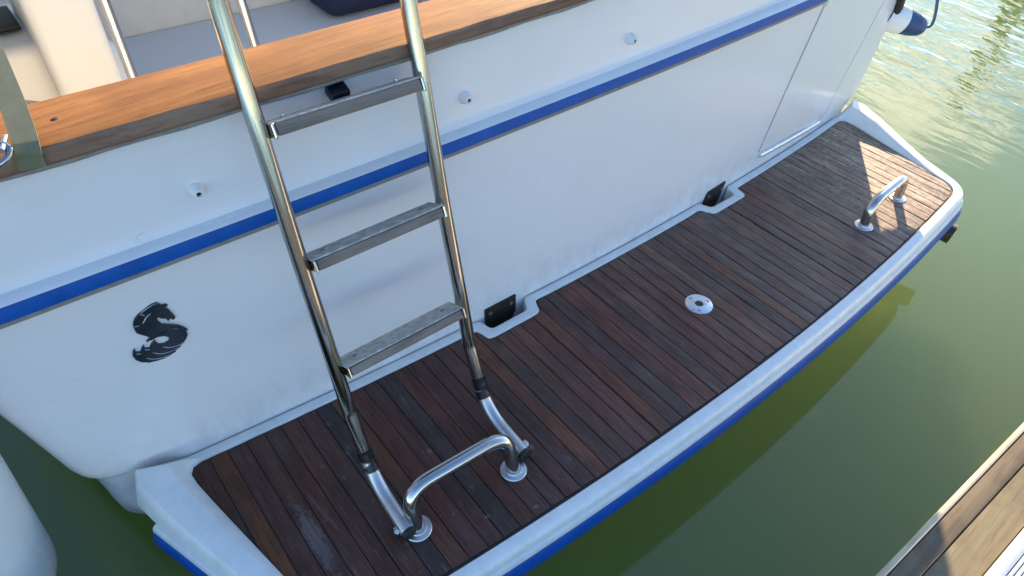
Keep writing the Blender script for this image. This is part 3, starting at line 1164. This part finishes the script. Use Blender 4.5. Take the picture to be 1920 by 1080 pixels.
# black rubber hinge pads in the two pockets
for s in (-1, 1):
    if s < 0:
        outl = [(-0.479, 0.026), (-0.383, 0.029), (-0.380, -0.03), (-0.392, -0.055), (-0.465, -0.055), (-0.477, -0.02)]
    else:
        outl = [(0.392, 0.020), (0.398, 0.025), (0.484, 0.029), (0.474, -0.02), (0.462, -0.055), (0.39, -0.055), (0.385, -0.01)]
    pad = curved_panel('hinge_pad', outl, -0.001, 0.006, M_DARK, boat, (sum(p[0] for p in outl) / len(outl), 0.0, 0.0), False)
    for bx in ((outl[0][0] + 0.016 if s < 0 else 0.402), (-0.398 if s < 0 else 0.468)):
        y = K * bx * bx - 0.005
        lathe('pad_bolt', [(0.006, 0.0), (0.006, 0.002), (0.004, 0.0035), (0.0001, 0.004)], M_RUST, pad, (bx, y, 0.008), (0, -1, 0), 12)


# grab handles on the platform
def grab_handle(feet, lean, h, rise):
    (x1, y1), (x2, y2) = feet
    A, B = Vector((x1, y1, 0)), Vector((x2, y2, 0))
    d = (B - A).normalized()
    ln = Vector((0, lean, 0))
    up = Vector((0, 0, h))
    path = round_path([A, A + up * 0.98 + ln, B + up * 0.98 + ln, B], rise, 12)
    o = tube('grab_handle', path, 0.0146, M_STEEL, boat, 20, (A + B) / 2)
    for P in (A, B):
        lathe('flange', [(0.0001, 0.0075), (0.0172, 0.0075), (0.0182, 0.0062), (0.0187, 0.0046), (0.0268, 0.0034), (0.028, 0.002), (0.0283, -0.001)], M_SATIN, o, P, (0, 0, 1), 32, 28)
    return o


grab_handle(((-0.923, -0.366), (-0.695, -0.379)), 0.03, 0.098, 0.055)
grab_handle(((0.688, -0.373), (0.915, -0.359)), 0.006, 0.084, 0.06)

# exhaust outlet under the starboard end of the platform
q0, q1 = Vector((1.09, -0.28, -0.14)), Vector((1.135, -0.515, -0.155))
prof_v, prof_f = tube_geo([q0, q1], 0.034, 24, False)
iv, if_ = tube_geo([q1 + (q1 - q0) * 0.004, q0], 0.030, 24, False)
mesh_obj('exhaust_pipe', *join_geo((prof_v, prof_f), (iv, if_)), mat_plain('corroded_exhaust', (0.07, 0.05, 0.04), 0.5, 0.3, 0.5, 40), boat, True, q0, 40)
# black power inlet at the starboard corner
bm = bmesh.new()
ang = math.atan(2 * K * 1.36)
M = Matrix.Rotation(ang, 4, 'Z') @ Matrix.Rotation(math.radians(-18), 4, 'Y')
box_bm(bm, (1.375, K * 1.375 ** 2 - 0.012, 0.40), (0.034, 0.022, 0.19), 0.009, M, 3)
bm_obj('power_inlet', bm, M_DARK, boat, True, (1.375, 0.06, 0.40))
bm = bmesh.new()
box_bm(bm, (1.02, K * 1.02 ** 2 - 0.01, 0.515), (0.05, 0.02, 0.018), 0.006)
bm_obj('door_latch', bm, M_STEEL_OLD, boat, True, (1.02, 0.03, 0.515))

# stainless stays standing in the cockpit
tube('stanchion', [(-0.925, 0.90, 0.0), (-0.928, 0.90, 0.407), (-0.93, 0.90, 0.606), (-0.93, 0.9, 0.95)], 0.0125, M_STEEL, boat, 14)
tube('stanchion', [(-0.60, 0.90, 0.0), (-0.605, 0.90, 0.413), (-0.615, 0.90, 0.536), (-0.63, 0.90, 0.95)], 0.0125, M_STEEL, boat, 14)
# rung clip on the transom behind the top rung
bm = bmesh.new()
box_bm(bm, (-0.785, 0.012, 0.712), (0.034, 0.03, 0.022), 0.006, Matrix.Rotation(math.radians(20), 4, 'X'))
box_bm(bm, (-0.785, -0.004, 0.700), (0.026, 0.03, 0.014), 0.005, Matrix.Rotation(math.radians(-20), 4, 'X'))
bm_obj('rung_clip', bm, M_TAPE, boat, True, (-0.785, 0.012, 0.712))

# ------------------------------------------------------------------ boarding ladder
XL, XR = -0.938, -0.655
lad = empty('boarding_ladder', ((XL + XR) / 2, -0.25, 0.0), 'folded-up stainless boarding ladder leaning on the transom, three wooden rungs', 'ladder')
side = [(-0.372, 0.020), (-0.262, 0.018), (-0.190, 0.085), (-0.140, 0.29), (-0.086, 0.495), (-0.036, 0.715), (-0.012, 0.815), (0.002, 0.90), (0.006, 0.96)]
sp2 = smooth_path([Vector((0, y, z)) for y, z in side[2:]], 8)
low = round_path([Vector((0, *side[0])), Vector((0, -0.238, 0.020)), sp2[3]], 0.06, 10)
raw = low[:-1] + sp2[4:]
yz = []
for p, q in zip(raw, raw[1:]):
    m_ = max(1, int((q - p).length / 0.006))
    yz += [p.lerp(q, i / m_) for i in range(m_)]
yz.append(raw[-1])
for X, dx in ((XL, -0.008), (XR, -0.006)):
    path = [Vector((X + dx * max(0, min(1, (-0.2 - p.y) / 0.17)), p.y, p.z)) for p in yz]
    split = next(i for i, p in enumerate(path) if p.z > 0.075)
    tube('rail', path[split:], 0.0138, M_STEEL_OLD, lad, 20)
    tube('hinge_arm', path[:split + 1], 0.0144, M_SATIN, lad, 20)
# arch joining the rails above
arch = round_path([Vector((XL, 0.006, 0.955)), Vector((XL, 0.01, 1.06)), Vector((XR, 0.01, 1.06)), Vector((XR, 0.006, 0.955))], 0.09, 12)
tube('top_arch', arch, 0.0138, M_STEEL_OLD, lad, 20)


def yz_at(z):
    for p, q in [(p, q) for p, q in zip(yz, yz[1:]) if p.z > 0.1]:
        if p.z <= z <= q.z:
            t = (z - p.z) / (q.z - p.z)
            d = (q - p).normalized()
            return p.y + (q.y - p.y) * t, d
    return None


for z in (0.270, 0.487, 0.713):
    y, d = yz_at(z)
    ang = math.atan2(d.y, d.z)                       # lean of the rails
    ang = math.radians(26)                           # treads are set level for when the ladder hangs down
    R = Matrix.Rotation(-ang, 4, 'X')
    c = Vector(((XL + XR) / 2, y, z))
    wdt = (XR - XL) - 0.030
    bm = bmesh.new()
    box_bm(bm, c + R.to_3x3() @ Vector((0, -0.001, -0.001)), (wdt - 0.006, 0.058, 0.0185), 0.0035, R, 2)
    sl = bm_obj('rung', bm, M_SLAT, lad, True, c, 30)
    bm = bmesh.new()
    box_bm(bm, c + R.to_3x3() @ Vector((0, 0.0015, 0.0098)), (wdt + 0.006, 0.054, 0.003), 0.001, R, 1)
    bm_obj('tread_plate', bm, M_PLATE, sl, True, c, 30)
    for s in (-1, 1):
        bm = bmesh.new()
        box_bm(bm, c + R.to_3x3() @ Vector((s * (wdt / 2 + 0.0005), -0.001, -0.001)), (0.005, 0.060, 0.0225), 0.0015, R, 1)
        bm_obj('end_plate', bm, M_STEEL_OLD, sl, True, c, 30)
    for s in (-1, 1):
        q = c + R.to_3x3() @ Vector((s * 0.098, 0.004, 0.0112))
        lathe('bolt', [(0.0055, 0.0), (0.0055, 0.0015), (0.0042, 0.0018), (0.0042, 0.005), (0.003, 0.0055), (0.0022, 0.0035), (0.0001, 0.0035)], M_STEEL, sl, q, R.to_3x3() @ Vector((0, 0, 1)), 14, 30)
    for s, X in ((-1, XL), (1, XR)):
        tube('weld_stub', [Vector((X + (-s) * 0.008, y, z)), Vector((X - s * 0.018, y, z - 0.002))], 0.0075, M_DARK, sl, 10)

# tape sleeves over the joints, end plugs and hinge bolts at the foot
for X, zlo, zhi in ((XL, 0.043, 0.094), (XR, 0.052, 0.106)):
    part = [p for p in yz if zlo <= p.z <= zhi]
    rad = [0.0151 + 0.0006 * math.sin(i * 2.1) + (0.0004 if i % 3 == 0 else 0) for i in range(len(part))]
    tube('tape_sleeve', [Vector((X, p.y, p.z)) for p in part], rad, M_TAPE, lad, 20)
for X, dx, s in ((XL, -0.008, -1), (XR, -0.006, 1)):
    lathe('end_plug', [(0.0001, 0.006), (0.010, 0.006), (0.0140, 0.0035), (0.0149, 0.0), (0.0149, -0.004)], M_DARK, lad, (X + dx, -0.3735, 0.020), (0, -1, 0.02), 20)
    tube('hinge_bolt', [Vector((X + dx - 0.022, -0.355, 0.020)), Vector((X + dx + 0.022, -0.355, 0.020))], 0.0045, M_STEEL, lad, 10)
    tube('bolt_head', [Vector((X + dx + s * 0.0135, -0.355, 0.020)), Vector((X + dx + s * 0.02, -0.355, 0.020))], 0.0085, M_STEEL, lad, 6)

# ------------------------------------------------------------------ strap, shackle and things on deck
M_WEB = None


def mat_webbing():
    m, nt, b = new_mat('green_webbing')
    p = wpos(nt)
    wv = N(nt, 'ShaderNodeTexWave')
    wv.wave_type = 'BANDS'
    wv.bands_direction = 'DIAGONAL'
    wv.inputs['Scale'].default_value = 330
    nt.links.new(p, wv.inputs['Vector'])
    n1 = noise(nt, p, 40, 4, 0.6)
    c = mixc(nt, n1, (0.16, 0.17, 0.09), (0.30, 0.30, 0.19))
    c = mixc(nt, 0.45, c, wv.outputs['Color'], 'MULTIPLY')
    nt.links.new(c, b.inputs['Base Color'])
    b.inputs['Roughness'].default_value = 0.85
    bump(nt, b, wv.outputs['Fac'], 0.5, 0.001)
    return m


M_WEB = mat_webbing()


def ribbon(name, path, wdir, w, th, mat, label, cat):
    P = [Vector(p) for p in path]
    V, F = [], []
    for i, p in enumerate(P):
        t = (P[min(i + 1, len(P) - 1)] - P[max(i - 1, 0)]).normalized()
        wd = Vector(wdir)
        wd = (wd - t * wd.dot(t)).normalized()
        nn = wd.cross(t)
        for a_, b_ in ((-1, -1), (1, -1), (1, 1), (-1, 1)):
            V.append(p + wd * a_ * w / 2 + nn * b_ * th / 2)
    for i in range(len(P) - 1):
        for k in range(4):
            k2 = (k + 1) % 4
            F.append([i * 4 + k, i * 4 + k2, (i + 1) * 4 + k2, (i + 1) * 4 + k])
    F.append([0, 1, 2, 3])
    F.append([(len(P) - 1) * 4 + k for k in range(4)])
    o = mesh_obj(name, V, F, mat, None, True, P[0], 40)
    tag(o, label, cat)
    return o


xs_ = -1.212
ribbon('webbing_strap', smooth_path([(-1.176, 0.62, 1.02), (-1.185, 0.36, 0.90), (-1.198, 0.14, 0.805), (-1.206, 0.055, 0.768), (-1.212, 0.022, 0.752), (-1.214, 0.0205, 0.742), (-1.2145, 0.0215, 0.727)], 6),
       (1, -0.1, 0), 0.030, 0.002, M_WEB, 'olive green webbing strap pulled over the varnished teak gunwale', 'strap')
sh = empty('snap_shackle', (-1.245, 0.03, 0.752), 'steel snap shackle lying on the teak gunwale beside the green strap', 'shackle')
ringp = [Vector((-1.248 + 0.020 * math.cos(a), 0.020 + 0.012 * math.sin(a), 0.758 + 0.008 * math.sin(a * 1.0 + 0.6))) for a in [i * 2 * math.pi / 20 for i in range(21)]]
tube('bow', ringp, 0.0045, M_STEEL_OLD, sh, 10)
tube('shank', smooth_path([(-1.242, 0.028, 0.760), (-1.238, 0.06, 0.772), (-1.232, 0.10, 0.79), (-1.236, 0.13, 0.80)], 5), 0.006, M_STEEL_OLD, sh, 10)
tube('pin', [(-1.236, 0.012, 0.766), (-1.226, 0.045, 0.766)], 0.0035, M_STEEL, sh, 8)

# navy cushion on the cockpit sole
bm = bmesh.new()
box_bm(bm, (0.32, 1.96, 0.10), (0.55, 0.30, 0.20), 0.07, None, 4)
cu = bm_obj('seat_cushion', bm, mat_plain('navy_fabric', (0.012, 0.022, 0.06), 0.8, 0, 0.3, 200, 0.3), None, True, (0.32, 1.96, 0.0), 60)
tag(cu, 'dark navy cushion lying in the cockpit beyond the teak gunwale', 'cushion')


# fenders
def fender_profile(r, L, e):
    pr = []
    for k in range(9):
        a = math.pi / 2 * k / 8
        pr.append((r * math.sin(a) if k else 0.001, -L / 2 - e * math.cos(a) + e * 0.0))
    for k in range(1, 9):
        a = math.pi / 2 * k / 8
        pr.append((r * math.cos(a) if k < 8 else 0.001, L / 2 + e * math.sin(a)))
    return pr


fr = empty('fender', (-1.60, 0.12, -0.16), 'big white fender hanging upright beside the port quarter of the hull', 'fender')
lathe('fender_body', fender_profile(0.13, 0.62, 0.13), M_FENDER, fr, (-1.592, 0.10, 0.215), (0.11, 0.0, 1), 40, 60)
tube('fender_line', [(-1.525, 0.10, 0.645), (-1.47, 0.14, 0.80)], 0.006, M_BLUE, fr, 8)

M_CONE = mat_plain('faded_blue_vinyl', (0.02, 0.06, 0.17), 0.45, 0, 0.2, 30, 0.05)
f2 = empty('shore_power_plug', (1.445, 0.05, 0.315), 'blue conical plug with white collar and looping cable at the starboard hull corner', 'power plug')
ax = Vector((0.74, -0.62, -0.26)).normalized()
o2 = Vector((1.445, 0.052, 0.314))
lathe('plug_cover', [(0.045, -0.004), (0.044, 0.012), (0.040, 0.043), (0.032, 0.071), (0.025, 0.081), (0.012, 0.084), (0.001, 0.084)], M_CONE, f2, o2, ax, 28, 40)
lathe('collar', [(0.040, -0.075), (0.050, -0.06), (0.050, -0.025), (0.048, -0.006), (0.0455, -0.004)], M_FENDER, f2, o2, ax, 28, 40)
tip = o2 + ax * 0.078
tube('cable', smooth_path([tip, tip + Vector((0.024, -0.019, 0.008)), tip + Vector((0.043, -0.011, 0.038)), tip + Vector((0.048, 0.01, 0.095)), tip + Vector((0.040, 0.03, 0.15)), tip + Vector((0.0, 0.09, 0.19)), tip + Vector((-0.06, 0.16, 0.20))], 6), 0.0055, mat_plain('faded_blue_cable', (0.04, 0.09, 0.16), 0.6, 0, 0.3, 300, 0.2), f2, 10)

# ------------------------------------------------------------------ water
v = [(-300, -300, WATER_Z), (300, -300, WATER_Z), (300, 300, WATER_Z), (-300, 300, WATER_Z)]
wa = mesh_obj('water', v, [[0, 1, 2, 3]], M_WATER)
wa['kind'] = 'structure'

# ------------------------------------------------------------------ mooring pile off to starboard
pile = empty('mooring_pile', (7.6, 1.25, WATER_Z - 1.0), 'dark mooring pile mirrored in the rippled water, top right', 'pile')
M_PILE = mat_varnished('tarred_timber', (60, 60, 6), (0.05, 0.045, 0.03), (0.08, 0.07, 0.045), (0.025, 0.02, 0.015), 0.6)
lathe('pile_shaft', [(0.001, 0.0), (0.11, 0.0), (0.105, 1.0), (0.10, 1.35), (0.095, 2.85), (0.08, 2.9), (0.001, 2.92)], M_PILE, pile, (7.6, 1.25, WATER_Z - 1.0), (0.02, 0.01, 1), 20, 50)
lathe('iron_band', [(0.094, 2.6), (0.104, 2.6), (0.104, 2.68), (0.094, 2.68)], M_DARK, pile, (7.6, 1.25, WATER_Z - 1.0), (0.02, 0.01, 1), 20, 30)

# ------------------------------------------------------------------ pontoon
pon = empty('pontoon', (1.0, -1.3, 0.0), 'timber-edged floating pontoon with ribbed aluminium deck edge, lower right corner', 'pontoon')
M_PT1 = mat_varnished('weathered_board', (8, 240, 240), (0.16, 0.125, 0.085), (0.21, 0.165, 0.115), (0.09, 0.068, 0.045), 0.75)
M_PT2 = mat_varnished('dirty_board', (8, 200, 200), (0.19, 0.16, 0.105), (0.255, 0.215, 0.145), (0.105, 0.083, 0.055), 0.85)
M_PALE = mat_varnished('pale_board_edge', (8, 200, 200), (0.6, 0.5, 0.34), (0.7, 0.6, 0.42), (0.42, 0.33, 0.2), 0.6)
for nm, y0, y1, zt, mt in (('edge_board', -0.984, -0.972, 0.000, M_PALE), ('timber_board', -1.024, -0.9855, -0.002, M_PT1), ('timber_board', -1.093, -1.0255, -0.004, M_PT2)):
    bm = bmesh.new()
    box_bm(bm, (1.5, (y0 + y1) / 2, zt - 0.06), (11, y1 - y0, 0.12), 0.0025, None, 2)
    bm_obj(nm, bm, mt, pon, True, (1.5, (y0 + y1) / 2, zt - 0.06))
bm = bmesh.new()
box_bm(bm, (1.5, -1.106, -0.025), (11, 0.022, 0.10), 0.003)
M_WALU = mat_plain('bright_aluminium', (0.8, 0.79, 0.77), 0.4, 0.5, 0.1, 50, 0.1)
bm_obj('edge_profile', bm, M_WALU, pon, True, (1.5, -1.106, -0.025))
for k in range(14):
    y = -1.122 - k * 0.0085
    bm = bmesh.new()
    box_bm(bm, (1.5, y, 0.018), (11, 0.0062, 0.012), 0.001)
    bm_obj('deck_rib', bm, M_WALU, pon, True, (1.5, y, 0.018))
bm = bmesh.new()
box_bm(bm, (1.5, -1.175, -0.02), (11, 0.114, 0.06), 0.003)
bm_obj('rib_base', bm, M_ALU, pon, True, (1.5, -1.175, -0.02))
M_DECK = mat_varnished('pontoon_decking', (200, 8, 200), (0.13, 0.125, 0.115), (0.17, 0.16, 0.15), (0.08, 0.075, 0.07), 0.8)
for k in range(60):
    x = -3.9 + k * 0.15
    bm = bmesh.new()
    box_bm(bm, (x, -2.15, 0.0), (0.142, 1.82, 0.035), 0.004)
    bm_obj('deck_board', bm, M_DECK, pon, True, (x, -2.15, 0.0))
bm = bmesh.new()
box_bm(bm, (1.5, -2.1, -0.2), (11, 1.9, 0.34), 0.01)
bm_obj('float', bm, mat_plain('pontoon_float', (0.2, 0.2, 0.2), 0.7), pon, True, (1.5, -2.1, -0.2))

for k in range(40):  # unseen finger, added to cut the light on the water beside the port hull
    y = -1.0 + k * 0.15
    bm = bmesh.new()
    box_bm(bm, (-2.22, y + 0.12, 0.0), (0.86, 0.142, 0.035), 0.004)
    bm_obj('added_finger_board', bm, M_DECK, pon, True, (-2.22, y + 0.12, 0.0))
bm = bmesh.new()
box_bm(bm, (-2.22, 2.03, -0.2), (0.88, 6.0, 0.34), 0.01)
bm_obj('added_finger_float', bm, M_DARK, pon, True, (-2.22, 2.03, -0.2))

pon.location.y -= 0.052                      # the pontoon lies at a slight angle to the transom
pon.rotation_euler = (0, 0, -0.0406)

scn.render.engine = 'CYCLES'
